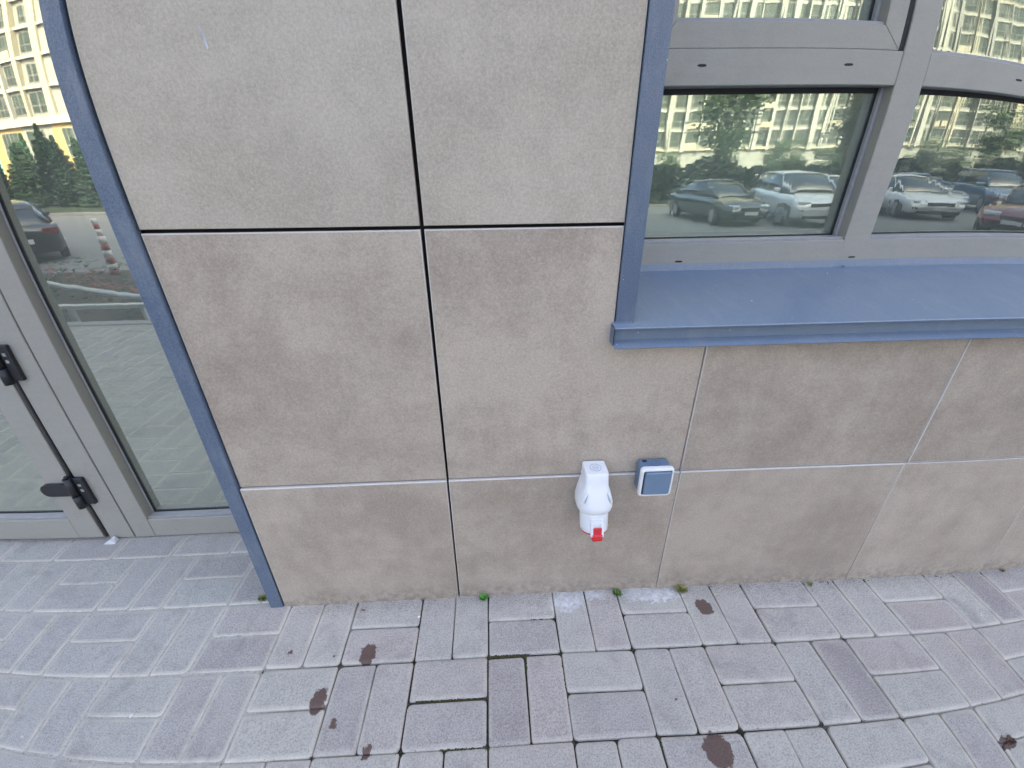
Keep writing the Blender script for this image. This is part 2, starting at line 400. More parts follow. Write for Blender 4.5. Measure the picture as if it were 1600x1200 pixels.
M_ASPH = N('asphalt'); _n = M_ASPH.noise(90, 5, .7); _n2 = M_ASPH.noise(.6, 5)
_c = M_ASPH.mix(M_ASPH.rng(_n, .3, .7), (.15, .15, .145), (.25, .25, .24)); _c = M_ASPH.mix(M_ASPH.rng(_n2, .4, .7, 0, .5), _c, (.24, .235, .225))
M_ASPH.bsdf(_c, .9, .3, normal=M_ASPH.bump(_n, .5, .004)); M_ASPH = M_ASPH.m
lot = box('parking_lot', (-400, -400, -1.0), (400, EDGE_Y-.02, -.9), M_ASPH); tag(lot, 'asphalt car park below the pavement', kind='structure')
ground = box('ground', (-400, EDGE_Y-.02, -1.6), (400, 400, -.95), M_CONC); tag(ground, 'ground around the building', kind='structure')

# ================================================================== BUILDING
bld = empty('building', (0, WY, 0))
tag(bld, 'building front with brown stoneware wall tiles, blue steel trims and grey framed glazing', 'building')
bld_inv = Matrix.Translation((0, -WY, 0))
def B(o, parent=None):
    """parent to the building (or a part of it) keeping world coordinates"""
    p = parent or bld; o.parent = p
    if p is bld: o.matrix_parent_inverse = Matrix.Translation((0, -WY, 0))
    return o
# --- masses behind the cladding
B(boxes('masonry', [((-.712, WY+.026, -.2), (.304, 1.19, 2.9)), ((.304, WY+.026, -.2), (4.6, 1.19, .870)),
                    ((4.6, WY+.026, -.2), (60, 1.6, 2.9)), ((-60, WY+.026, -.2), (-4.6, 1.6, 2.9))], M_DARK))
B(boxes('upper_wall', [((-60, WY+.02, 2.9), (60, 15, 26))], M_RENDER))
B(boxes('room', [((-4.6, 1.30, -.25), (4.6, 7.5, -.02))], M_ROOMF))
B(boxes('room_wall', [((-4.6, 7.5, -.2), (4.6, 7.7, 2.9)), ((-4.8, 1.6, -.2), (-4.6, 7.7, 2.9)), ((4.6, 1.6, -.2), (4.8, 7.7, 2.9))], M_ROOM))

# --- wall tiles (outline anticlockwise seen from the street: x right, z up)
T0, T1, T2, T3, T4 = -.6755, -.1368, .4925, 1.125, 1.757
H0, H1, H2 = 1.738, 1.1040, .4690
def tile(poly, y0=WY, mat=M_TILE, ch=.0013, sv=.15):
    return B(prism_xz('tile', poly, y0, WY+.0125, mat, None, ch, sv))
# above the upper joint: wide dark joints
g = .0042
tile([(T0+.001, H1+g), (T1-.0042, H1+g), (T1-.0050, H0-g), (T0+.004, H0-g)], mat=M_TILE_TOP)
tile([(T1+.0042, H1+g), (.2695, H1+g), (.2695, H0-g), (T1+.0042, H0-g)], mat=M_TILE_TOP)
# middle band
tile([(T0, H2+.002), (T1-.0032, H2+.002), (T1-.0042, H1-.0034), (T0, H1-.0034)])
tile([(T1+.0030, H2+.002), (T2-.0012, H2+.002), (T2-.0012, .852), (.2695, .852), (.2695, H1-.0030), (T1+.0040, H1-.0030)])
tile([(T2+.0012, H2+.002), (T3-.001, H2+.002), (T3-.001, .8560), (T2+.0012, .8560)], WY-.0030, ch=.001, sv=.7)
tile([(T3+.001, H2+.002), (T4-.001, H2+.002), (T4-.001, .8560), (T3+.001, .8560)], WY-.0055, ch=.001, sv=1)
for k in range(4): tile([(T4+.001+k*.632, H2+.002), (T4+.631+k*.632, H2+.002), (T4+.631+k*.632, .8560), (T4+.001+k*.632, .8560)], WY-.003)
# bottom band stands a little proud: its pale top arris shows as a line
tile([(T0, -.02), (T1-.0026, -.02), (T1-.0030, H2-.002), (T0, H2-.002)], WY-.0060)
tile([(T1+.0022, -.02), (T2-.001, -.02), (T2-.001, H2-.0015), (T1+.0028, H2-.0015)], WY-.0055, sv=.3)
tile([(T2+.001, -.02), (T3-.0115, -.02), (T3-.0095, H2-.001), (T2+.001, H2-.001)], WY-.0065)
tile([(T3-.0095, -.02), (1.5835, -.02), (1.5835, H2-.001), (T3-.0085, H2-.001)], WY-.0068, ch=.0005, sv=.1)
tile([(1.5845, -.02), (2.217, -.02), (2.217, H2-.001), (1.5845, H2-.001)], WY-.0071, ch=.0005, sv=.1)
for k in range(4): tile([(2.218+k*.632, -.02), (2.848+k*.632, -.02), (2.848+k*.632, H2-.001), (2.218+k*.632, H2-.001)], WY-.006)
# rows above the picture
for r_ in range(2):
    za, zb = H0+g+r_*.634, H0-g+(r_+1)*.634
    tile([(T0-.018, za), (T1-.005, za), (T1-.005, zb), (T0-.018, zb)], mat=M_TILE_TOP)
    tile([(T1+.0055, za), (.2695, za), (.2695, zb), (T1+.0055, zb)], mat=M_TILE_TOP)
# chip on the tile
M_CHIP = plain('pale_scratch', (.62, .64, .70), .6)
chip = prism_xz('scratch', [(-.4565, 1.386), (-.4535, 1.388), (-.4545, 1.400), (-.4575, 1.411), (-.4600, 1.4165), (-.4585, 1.405)], WY-.0004, WY+.002, M_CHIP, None, .0001); B(chip)

# --- blue corner trim left of the wall: 41 mm face, deep return towards the door
def profile_x(name, prof, x0, x1, mat, caps=True):
    """thin sheet profile in (y,z) swept along x, 1.2 mm thick"""
    t = .0014; n = len(prof); L = []; 
    for i in range(n):
        a = Vector(prof[max(i-1, 0)]); b = Vector(prof[min(i+1, n-1)]); d = (b-a).normalized(); L.append(Vector(prof[i])+Vector((-d.y, d.x))*t)
    ring = [Vector(p) for p in prof]+L[::-1]; m = len(ring); vs = [(x0, p.x, p.y) for p in ring]+[(x1, p.x, p.y) for p in ring]
    fs = [(i, (i+1) % m, m+(i+1) % m, m+i) for i in range(m)]+[tuple(range(m-1, -1, -1)), tuple(range(m, 2*m))]
    me = me_from(name, vs, fs); bm = bmesh.new(); bm.from_mesh(me); bmesh.ops.recalc_face_normals(bm, faces=bm.faces[:]); bm.to_mesh(me); bm.free()
    return obj(name, me, None, mats=mat)
bm = bmesh.new()
bm_box(bm, (-.7185, WY-.0075, -.004), (-.6800, WY+.012, 2.9)); bm_box(bm, (-.7185, WY+.012, -.004), (-.7125, 1.205, 2.9))
tr = B(obj('corner_trim', bm_me(bm, 'corner_trim', .0012), mats=M_BLUE)); tr['label'] = 'blue steel trim on the wall end beside the glass door'
bm = bmesh.new()
bm_box(bm, (.2715, WY-.0060, .8990), (.3125, WY+.012, 2.9)); bm_box(bm, (.3065, WY+.012, .93), (.3125, 1.205, 2.9))
bm_box(bm, (.2712, WY-.0075, .8935), (.3128, WY-.0040, .9000))
tr = B(obj('corner_trim', bm_me(bm, 'corner_trim', .0010), mats=M_BLUE)); tr['label'] = 'blue steel trim on the wall edge beside the window'
# --- sill
M_SILL_LIT = blue_material('blue_sill_steel_sky_tint', (.135, .178, .240), (.205, .258, .330))  # paler than the trims: dust and sky brightness on top put into the colour
sill = B(profile_x('window_sill', [(1.2105, .958), (1.2060, .9395), (1.200, .9375), (.8720, .8945), (.8700, .8925), (.8740, .8880), (.8925, .8870), (.8930, .8585), (.8625, .8495), (.8640, .8480)], .2640, 4.6, M_SILL_LIT))
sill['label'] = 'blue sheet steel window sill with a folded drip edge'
endc = B(prism_xz('sill_end', [(.2625, .8520), (.2650, .8520), (.2650, .892), (.2625, .892)], .8720, WY+.004, M_BLUE, None, .0006), sill)
# paint chips and screw on the sill
for (x, y, z) in ((.345, 1.02, .9155), (.93, 1.155, .9335), (.63, .99, .9115)):
    bm = bmesh.new(); bmesh.ops.create_icosphere(bm, subdivisions=1, radius=.0022)
    for v in bm.verts: v.co.z *= .5
    B(obj('paint_chip', bm_me(bm, 'paint_chip'), loc=(x, y, z), mats=M_WHITE), sill)
bm = bmesh.new(); bmesh.ops.create_cone(bm, cap_ends=True, segments=12, radius1=.0045, radius2=.0035, depth=.003)
B(obj('screw', bm_me(bm, 'screw'), loc=(1.008, 1.200, .9425), mats=M_BLUE), sill)

# --- window -----------------------------------------------------------
win = B(empty('window')); win['label'] = 'grey framed window band above the blue sill'
def W(name, a, b, mat=M_FRAME, bevel=.0018, **k): return B(box(name, a, b, mat, None, bevel, **k), win)
RD = .046                                     # the glass sits this far behind the frame faces
WX = [.30, 1.0295, 2.10, 3.17, 4.24]          # frame post, then mullion axes
W('bottom_rail', (.318, PY, .9445), (4.55, PY+.07, 1.0125))
W('frame_post', (.30, PY+.001, .9445), (.372, PY+.07, 2.75))
for x in WX[1:]: W('mullion', (x-.0365, PY-.0008, .95), (x+.0365, PY+.072, 2.75))
W('top_rail', (.31, PY, 2.68), (4.55, PY+.07, 2.75))
cols = [(.372, .993), (1.066, 2.0635), (2.1365, 3.1335), (3.2065, 4.2035)]
for ci, (a, b) in enumerate(cols):
    W('transom', (a+.0002, PY+.0004, 1.3735), (b-.0002, PY+.07, 1.4445))
    # lower light: bevelled inner edge, gasket, beads, glass
    def light(x0, x1, z0, z1, mat=M_GLASS_W, par=win, y0=PY, rd=RD):
        if mat is M_GLASS_D: rd = .036
        m_ = lambda n, p, q, mt=M_FRAME, bv=.0008: B(box(n, p, q, mt, None, bv), par)
        bz = .0075
        m_('glazing_bead', (x0, y0+.006, z0), (x1, y0+rd-.004, z0+bz), M_BEAD)
        m_('glazing_bead', (x0, y0+.030, z0+bz), (x0+bz, y0+rd-.004, z1), M_BEAD)
        m_('glazing_bead', (x1-bz, y0+.030, z0+bz), (x1, y0+rd-.004, z1), M_BEAD)
        gk = [((x0, y0+rd-.0035, z0+.001), (x1, y0+rd, z0+bz+.0030)), ((x0, y0+rd-.0035, z1-.012), (x1, y0+rd, z1)),
              ((x0, y0+rd-.0035, z0+bz+.003), (x0+bz+.003, y0+rd, z1-.012)), ((x1-bz-.003, y0+rd-.0035, z0+bz+.003), (x1, y0+rd, z1-.012))]
        B(boxes('gasket', gk, M_GASKET), par)
        p = B(box('pane', (x0+.004, y0+rd+.0005, z0+.003), (x1-.004, y0+rd+.0045, z1-.003), mat), par)
        sp = [((x0+.006, y0+rd+.006, z0+.006), (x1-.006, y0+rd+.020, z0+.020)), ((x0+.006, y0+rd+.006, z0+.020), (x0+.020, y0+rd+.020, z1-.006)), ((x1-.020, y0+rd+.006, z0+.020), (x1-.006, y0+rd+.020, z1-.006))]
        B(boxes('spacer_bar', sp, M_SPACER), par)
        return p
    light(a, b, 1.0125, 1.3735)
    if ci == 0:
        sash = B(empty('sash'), win); sash['label'] = 'opening casement sash above the transom'
        y0 = PY+.0035; q = .050
        def SS(nm, poly):
            vs = [(x, y0, z) for x, z in poly]+[(x, PY+.05, z) for x, z in poly]; n = len(poly)
            fs = [tuple(range(n)), tuple(range(2*n-1, n-1, -1))]+[(i, n+i, n+(i+1) % n, (i+1) % n) for i in range(n)]
            me = me_from(nm, vs, fs); bm = bmesh.new(); bm.from_mesh(me)
            B(obj(nm, bm_me(bm, nm, .0014), mats=M_FRAME), sash)
        xa, xb, za, zb = .384, .9805, 1.4452, 2.670
        SS('sash_rail', [(xa, za), (xb, za), (xb-q+.0003, za+q-.0003), (xa+q, za+q-.0003)]); SS('sash_stile', [(xb+.0001, za+.0003), (xb+.0001, zb), (xb-q, zb-q), (xb-q, za+q)])
        SS('sash_stile', [(xa, zb), (xa, za+.0003), (xa+q, za+q), (xa+q, zb-q)]); SS('sash_rail', [(xb, zb), (xa, zb), (xa+q, zb-q+.0003), (xb-q, zb-q+.0003)])
        light(xa+q, xb-q, za+q, zb-q, par=sash, y0=y0+.002, rd=.048)
        B(boxes('rebate_seal', [((xb+.0008, PY+.004, za+.001), (b, PY+.06, zb)), ((a, PY+.004, za+.001), (xa-.001, PY+.06, zb))], M_GASKET), win)
    else:
        light(a, b, 1.4445, 2.68)
def slot(x, z, wd=.022):
    pts = []
    for k in range(12):
        t = 2*math.pi*k/12; pts.append((x+math.copysign(abs(math.cos(t))**.6, math.cos(t))*wd/2, z+math.sin(t)*.0026+(x*0)))
    B(prism_xz('drain_slot', pts, PY-.0009, PY+.001, M_GASKET, None, .0002), win)
for x, z in ((.506, 1.413), (.861, 1.414), (1.348, 1.4105), (1.80, 1.413), (.529, .9635), (1.031, .9645), (1.62, .964), (2.2, 1.413)): slot(x, z)
B(box('shadow_gap', (.318, PY+.004, .9385), (4.55, PY+.06, .9440), M_GASKET), win)

M_VEIL = plain('pale_veil_panel', (.88, .93, .78), .9, var=.03, sc_=3)  # pale sheets added behind the panes so the glass reads lighter
for x0, x1 in ((.34, .99), (1.07, 2.06), (2.14, 3.13), (3.21, 4.2)): B(box('veil_panel', (x0, PY+.090, .95), (x1, PY+.093, 2.7), M_VEIL, None), win)
# --- door -------------------------------------------------------------
door = B(empty('door')); door['label'] = 'grey framed glass door with a fixed side light'
def D(name, a, b, mat=M_FRAME, bevel=.0018): return B(box(name, a, b, mat, None, bevel), door)
D('threshold_rail', (-1.2725, PY, .003), (-.60, PY+.07, .084)); D('frame_post', (-1.3425, PY-.0006, .003), (-1.2730, PY+.07, 2.75))
D('frame_post', (-.6695, PY, .084), (-.60, PY+.07, 2.75)); D('joint_strip', (-1.3465, PY+.003, .003), (-1.3430, PY+.05, 2.75), M_GASKET, 0)
D('hinge_stile', (-1.4330, PY-.0006, .003), (-1.3470, PY+.07, 2.75)); D('head_rail', (-2.55, PY, 2.62), (-.60, PY+.07, 2.75))
light(-1.2725, -.6695, .084, 2.62, M_GLASS_D, door)
leaf = B(empty('door_leaf'), door)
LY = PY-.004
def LF(name, a, b, mat=M_FRAME, bevel=.0018): return B(box(name, a, b, mat, None, bevel), leaf)
LF('leaf_stile', (-1.5360, LY, .0135), (-1.4505, PY+.06, 2.60)); LF('leaf_rail', (-2.30, LY+.0006, .0130), (-1.5365, PY+.06, .1035))
LF('leaf_stile', (-2.386, LY, .0135), (-2.3005, PY+.06, 2.60)); LF('leaf_rail', (-2.30, LY+.0006, 2.515), (-1.5365, PY+.06, 2.60))
light(-2.30, -1.5365, .1035, 2.515, M_GLASS_D, leaf, LY, .050)
D('hinge_gap', (-1.4500, PY+.012, .0135), (-1.4335, PY+.05, 2.60), M_GASKET, 0)
B(tube('rubber_seal', [(-1.4420, PY+.001, .014), (-1.4420, PY+.001, 2.60)], .0050, M_SEAL), door)
D('frame_post', (-2.47, PY, .003), (-2.392, PY+.07, 2.62)); D('threshold_rail', (-4.5, PY, .003), (-2.4705, PY+.07, .084)); light(-4.5, -2.4705, .084, 2.62, M_GLASS_D, door)
for x0, x1 in ((-1.27, -.62), (-2.38, -1.44), (-4.5, -2.47)): B(box('veil_panel', (x0, PY+.064, .02), (x1, PY+.067, 2.7), M_VEIL, None), door)  # the same added sheets, brightening the door glass
for zc, plate in ((.232, True), (.712, False), (2.2, True)):
    hg = B(empty('hinge'), door)
    B(box('hinge_plate', (-1.4300, PY-.013, zc-.055), (-1.3990, PY-.0006, zc+.058), M_BLACK, None, .002), hg)
    bm = bmesh.new(); bm_tube(bm, [(-1.4420, PY-.016, zc-.062), (-1.4420, PY-.016, zc-.012)], .0135, 16)
    bm_tube(bm, [(-1.4420, PY-.016, zc-.011), (-1.4420, PY-.016, zc+.062)], .0122, 16)
    B(obj('hinge_barrel', bm_me(bm, 'hinge_barrel'), mats=M_BLACK), hg)
    B(tube('hinge_pin', [(-1.4420, PY-.016, zc+.0625), (-1.4420, PY-.016, zc+.070)], .006, M_BLACK), hg)
    if plate:
        bm = bmesh.new(); pts = [(-1.445, zc-.012), (-1.445, zc+.034)]
        for k in range(9): t = rad(90+k*22.5); pts.append((-1.528+math.cos(t)*.023, zc+.011+math.sin(t)*.023))
        vs = [(x, PY-.016, z) for x, z in pts]+[(x, PY-.004, z) for x, z in pts]; n = len(pts)
        me = me_from('hinge_leaf', vs, [tuple(range(n)), tuple(range(2*n-1, n-1, -1))]+[(i, (i+1) % n, n+(i+1) % n, n+i) for i in range(n)])
        bm.from_mesh(me); B(obj('hinge_leaf', bm_me(bm, 'hinge_leaf', .0018), mats=M_BLACK), hg)
    else:
        B(box('hinge_leaf', (-1.475, PY-.015, zc-.010), (-1.445, PY-.004, zc+.05), M_BLACK, None, .002), hg)
    B(boxes('adjusting_screw', [((-1.419, PY-.0155, zc+.004), (-1.409, PY-.0125, zc+.014)), ((-1.419, PY-.0155, zc+.026), (-1.409, PY-.0125, zc+.036))], M_SPACER), hg)

# ================================================================== THINGS ON THE WALL
# --- white industrial socket
so = empty('socket_outlet', (.250, WY-.006, .262)); tag(so, 'white industrial socket outlet with red lid latch, mounted low on the brown tiles', 'socket')
def ringsec(z, hw, yf, yb, ex, n=28, tilt=0.0):
    out = []
    cy, hd = (yf+yb)/2, (yb-yf)/2
    for k in range(n):
        t = 2*math.pi*k/n; c, s = math.cos(t), math.sin(t)
        e = ex if s < 0 else ex*2.6
        x = math.copysign(abs(c)**(2/e), c)*hw; y = cy+math.copysign(abs(s)**(2/e), s)*hd
        out.append((x, y, z+tilt*(yb-y)))
    return out
def loft(name, secs, mat, parent, smooth=True, cap=(1, 1)):
    vs = [p for s in secs for p in s]; n = len(secs[0]); fs = []
    for q in range(len(secs)-1):
        for i in range(n): fs.append((q*n+i, q*n+(i+1) % n, (q+1)*n+(i+1) % n, (q+1)*n+i))
    if cap[0]: fs.append(tuple(range(n-1, -1, -1)))
    if cap[1]: fs.append(tuple(range((len(secs)-1)*n, len(secs)*n)))
    me = me_from(name, vs, fs)
    bm = bmesh.new(); bm.from_mesh(me); bmesh.ops.recalc_face_normals(bm, faces=bm.faces[:]); bm.to_mesh(me); bm.free()
    if smooth:
        for p in me.polygons: p.use_smooth = len(p.vertices) == 4
    return obj(name, me, parent, mats=mat)
# local frame: x 0 at the middle, y 0 at the tile face, z 0 at the tip of the latch
def hs(zw): return zw-.262
body = [(.5165, .0280, -.052, 8), (.5155, .0290, -.0545, 8), (.5135, .0294, -.0560, 8), (.495, .0304, -.0600, 7), (.478, .0315, -.0650, 6), (.470, .0345, -.0690, 4.6), (.445, .0405, -.0780, 3.3),
        (.425, .0445, -.0830, 2.8), (.410, .0465, -.0870, 2.5), (.402, .0465, -.0890, 2.4), (.392, .0468, -.0890, 2.4), (.383, .0450, -.0875, 2.4), (.379, .0430, -.0860, 2.4), (.378, .030, -.075, 2.4)]
zq = lambda z: z if z > .475 else .475-(.475-z)*.84
loft('housing', [ringsec(hs(zq(z)), hw, yf, 0.0, ex, tilt=.16*min(1, max(0, (.47-z)/.08))) for z, hw, yf, ex in body], M_WHITE, so)
# raised shoulders left and right of the front
for s in (-1, 1):
    bm = bmesh.new(); pts = [(s*.0275, -.0705, hs(.470)), (s*.0330, -.0705, hs(.452)), (s*.0372, -.0690, hs(.435)), (s*.0400, -.066, hs(.422))]
    bm_tube(bm, pts, [.0015, .0048, .0052, .0015], 8); obj('shoulder_rib', bm_me(bm, 'shoulder_rib'), so, mats=M_WHITE)
# sleeve: tapered round collar, axis leaning out of the wall
def circ(c, r, ax, n=28, ry=None):
    ax = Vector(ax).normalized(); u = Vector((1, 0, 0)); v = ax.cross(u).normalized(); out = []
    for k in range(n): t = 2*math.pi*k/n; out.append(tuple(Vector(c)+u*math.cos(t)*r+v*math.sin(t)*(ry or r)))
    return out
for s in (-1, 1):
    bm = bmesh.new(); bm_tube(bm, [(s*.0245, -.0725, hs(.466)), (s*.0300, -.0755, hs(.452)), (s*.0335, -.078, hs(.442))], [.0006, .0024, .0006], 8); obj('grip_notch', bm_me(bm, 'grip_notch'), so, mats=M_EMBOSS_W)
ax = Vector((0, -.26, -.97)).normalized(); c0 = Vector((0, -.0470, hs(.410)))
def at_(d): return c0+ax*d*.88
col = loft('collar', [circ(at_(0), .0375, ax), circ(at_(.020), .0378, ax), circ(at_(.060), .0368, ax), circ(at_(.074), .0362, ax), circ(at_(.076), .0352, ax), circ(at_(.076), .032, ax)], M_WHITE, so)
loft('red_ring', [circ(at_(.0745), .0346, ax), circ(at_(.0815), .0346, ax), circ(at_(.083), .0330, ax)], M_RED, so)
loft('lid', [circ(at_(.083), .0300, ax), circ(at_(.0865), .0295, ax), circ(at_(.0880), .0270, ax)], M_WHITE, so)
fr = Vector((0, -1, 0)); fr = (fr-ax*fr.dot(ax)).normalized()
def obox(name, c, hx, hf, ha, mat, bev=.001):
    bm = bmesh.new(); vs_ = bm_box(bm, (-1, -1, -1), (1, 1, 1))
    for v in vs_: q = v.co.copy(); v.co = Vector(c)+Vector((1, 0, 0))*q.x*hx+fr*q.y*hf+ax*q.z*ha
    return obj(name, bm_me(bm, name, bev), so, mats=mat)
for s in (-1, 1): obox('latch_cheek', at_(.058)+fr*.0360+Vector((s*.0128, 0, 0)), .0028, .0075, .018, M_WHITE)
obox('latch_housing', at_(.040)+fr*.0360, .0140, .0035, .012, M_WHITE)
obox('latch', at_(.064)+fr*.0385, .0092, .0055, .0100, M_RED, .002)
obox('latch_tip', at_(.083)+fr*.0395, .0100, .0045, .0060, M_RED, .003)
# knock-out emblem on the top face
def rings(parent, o, rs, mat, up=(0, 0, 1), dir2=(1, 0, 0), t=.0007):
    upv = Vector(up); u = Vector(dir2); v = upv.cross(u); bm = bmesh.new()
    for r0, r1 in rs:
        n = 24; L = []
        for r, h in ((r0, 0), (r0, t), (r1, t), (r1, 0)):
            L.append([bm.verts.new(Vector(o)+(u*math.cos(2*math.pi*k/n)+v*math.sin(2*math.pi*k/n))*r+upv*h) for k in range(n)])
        for q in range(3):
            for k in range(n): bm.faces.new((L[q][k], L[q][(k+1) % n], L[q+1][(k+1) % n], L[q+1][k]))
    for a, b in (((-.003, -.002), (-.001, .002)), ((.001, -.002), (.003, .002))):
        for v_ in bm_box(bm, (a[0], a[1], 0), (b[0], b[1], t)): q = v_.co.copy(); v_.co = Vector(o)+u*(q.x+q.y*.5)+v*q.y+upv*q.z
    return obj('knockout_emblem', bm_me(bm, 'knockout_emblem'), parent, mats=mat)
rings(so, (0, -.028, hs(.5166)), [(.0135, .0150), (.0065, .0078)], M_EMBOSS_W)

# --- grey-blue switch with white bezel
sw = empty('wall_switch', (.409, WY-.006, .428)); tag(sw, 'square grey-blue weatherproof switch with white bezel, right of the white socket', 'switch')
def rsq(cx_, cz, hw, hh, r, y, n=5):
    out = []
    for sx, sz, a0 in ((1, 1, 0), (-1, 1, 90), (-1, -1, 180), (1, -1, 270)):
        for k in range(n): a = rad(a0+k*90/(n-1)); out.append((cx_+sx*(hw-r)+math.cos(a)*r, y, cz+sz*(hh-r)+math.sin(a)*r))
    return out
ZC = .046
loft('housing', [rsq(0, ZC-.001, .0405, .0425, .008, 0), rsq(0, ZC-.001, .0410, .0430, .008, -.034), rsq(0, ZC-.001, .0400, .0420, .008, -.0345)], M_SWITCH, sw, False)
loft('bezel', [rsq(0, ZC, .0425, .0445, .009, -.0335), rsq(0, ZC, .0430, .0450, .009, -.0350), rsq(0, ZC, .0430, .0450, .009, -.0440), rsq(0, ZC, .0412, .0432, .009, -.0468), rsq(0, ZC, .0372, .0388, .005, -.0475), rsq(0, ZC, .0368, .0384, .005, -.0440)], M_WHITE, sw, False)
loft('rocker_gap', [rsq(0, ZC, .0366, .0382, .005, -.0436), rsq(0, ZC, .0366, .0382, .005, -.0444)], M_GASKET, sw, False)
loft('rocker', [rsq(0.0012, ZC, .0338, .0358, .004, -.0440), rsq(0.0012, ZC, .0338, .0358, .004, -.0500), rsq(0.0012, ZC, .0318, .0338, .003, -.0520)], M_ROCKER, sw, False)
rings(sw, (.002, -.018, .0879), [(.0105, .0120)], M_EMBOSS)
box('lid_notch', (-.030, -.012, .0868), (-.019, -.004, .0890), M_GASKET, sw)

# ================================================================== SMALL THINGS ON THE PAVING
M_LEAF = plain('weed_leaf', (.10, .30, .035), .55, var=.3, sc_=90); M_LEAF2 = plain('dry_weed', (.22, .24, .06), .7, var=.3, sc_=90); M_MOSS = plain('moss', (.060, .056, .020), .95, var=.5, sc_=300)
M_STALK = plain('brown_stalk', (.22, .10, .06), .8)
def leaf_fan(bm, c, n, L, spread, rg, wd=.35):
    for k in range(n):
        a = 2*math.pi*k/n+rg.uniform(-.4, .4); el = rg.uniform(.1, .9)*spread; l = L*rg.uniform(.5, 1.1)
        d = Vector((math.cos(a)*math.cos(el), math.sin(a)*math.cos(el), math.sin(el))); s = Vector((-math.sin(a), math.cos(a), 0))*l*wd
        o = Vector(c); p = [o, o+d*l*.5+s*.8, o+d*l, o+d*l*.5-s*.8]; v = [bm.verts.new(q) for q in p]
        m_ = bm.verts.new(o+d*l*.55+Vector((0, 0, -.0006))); 
        for i in range(4): bm.faces.new((v[i], v[(i+1) % 4], m_))
def weed(x, y, n, L, label, mat, seed, stalk=False, z=0):
    L *= 1.45
    rg = random.Random(seed); e = empty('weed', (x, y, z)); tag(e, label, 'weed')
    bm = bmesh.new()
    for q in range(n): leaf_fan(bm, (rg.uniform(-1, 1)*L*.55, rg.uniform(-1, 1)*L*.45, rg.uniform(0, .4)*L+.001), 6, L, 1.0, rg)
    obj('leaves', bm_me(bm, 'leaves'), e, mats=mat)
    bm = bmesh.new()
    for q in range(3): bm_tube(bm, [(0, 0, -.004), (rg.uniform(-.3, .3)*L, rg.uniform(-.4, .1)*L, L*.5), (rg.uniform(-.8, .8)*L, rg.uniform(-.8, .2)*L, L*.9)], .0008, 5)
    obj('stem', bm_me(bm, 'stem'), e, mats=M_STALK if stalk else mat)
weed(-.057, .885, 6, .012, 'small bright green clover-like weed at the foot of the wall', M_LEAF, 1)
weed(.361, .880, 8, .009, 'low green weed in the joint below the white socket', plain('green_weed', (.12, .20, .04), .6, var=.3, sc_=90), 2)
weed(.572, .884, 7, .012, 'yellowish weed with brown stalks right of the white salt patch', M_LEAF2, 3, True)
weed(.988, .880, 4, .007, 'flat yellow-green weed at the wall towards the right', M_LEAF2, 4)
weed(-.757, .925, 9, .009, 'dry mossy tuft in the corner at the blue trim', M_LEAF2, 5)
weed(1.66, .885, 4, .006, 'faint green tuft at the wall on the far right', M_LEAF2, 6)
# moss and crumbs in joints: one stuff object
rg = random.Random(11); bm = bmesh.new()
def clump(x, y, z, r, mi=0):
    n0 = bmesh.ops.create_icosphere(bm, subdivisions=1, radius=r)['verts']
    for v in n0: v.co = Vector((v.co.x*rg.uniform(.6, 1.3)+x, v.co.y*rg.uniform(.6, 1.3)+y, v.co.z*rg.uniform(.4, .9)+z))
def seam(x0, y0, x1, y1, n, r, wd):
    for k in range(n):
        t = rg.random(); clump(x0+(x1-x0)*t+rg.gauss(0, wd), y0+(y1-y0)*t+rg.gauss(0, wd), rg.uniform(-.006, -.0015), r*rg.uniform(.5, 1.3))
cx = lambda i: GX+i*S; ry = lambda j: GY-(j-1)*S
seam(cx(0), ry(1), cx(0)+.115, ry(1)-.001, 420, .0024, .0019); seam(cx(0)+.104, ry(1), cx(0)+.104, ry(1)-.04, 110, .0022, .0018)
seam(cx(0), ry(1), cx(0), ry(1)-.05, 90, .0018, .0014); seam(cx(-1)+.02, ry(1)-.102, cx(0), ry(1)-.1025, 520, .0022, .0017)
seam(cx(-1)+.09, ry(2), cx(0)-.002, ry(2), 130, .0020, .0016); seam(cx(1), ry(1)-.02, cx(1)+.002, ry(1)-.10, 110, .0016, .0011); seam(cx(2), ry(2), cx(2)+.001, ry(2)-.03, 70, .0018, .0013)
seam(cx(0)+.13, ry(1)+.103, cx(1), ry(1)+.1025, 70, .0016, .0012); seam(cx(1), ry(1)+.10, cx(1), ry(1)+.12, 20, .0016, .0012)
seam(-.66, WY-.0075, -.1, WY-.0085, 200, .0018, .0015); seam(-.1, WY-.009, .6, WY-.0095, 520, .0020, .0022); seam(.6, WY-.011, 1.1, WY-.012, 420, .0021, .0028); seam(1.1, WY-.012, 2.0, WY-.013, 900, .0026, .0045)
for i in range(-3, 6):
    for j in (1, 2, 3): seam(cx(i), ry(j), cx(i)+rg.uniform(-.004, .004), ry(j)+rg.uniform(-.01, .01), 14, .0015, .0013)
seam(-1.95, PY-.004, -.73, PY-.004, 500, .0022, .0025)
for k in range(900):
    x, y = rg.uniform(-1.6, 2.1), rg.uniform(.25, 1.15)
    if rg.random() < .55: y = GY+S*rg.randrange(-2, 3)+rg.gauss(0, .004)
    if x > -.68 and y > WY-.012: continue
    clump(x, y, .0004, rg.uniform(.0005, .0013))
ms = obj('moss', bm_me(bm, 'moss'), mats=M_MOSS); tag(ms, 'dark green moss and crumbs in the joints and along the foot of the wall', 'moss', kind='stuff')
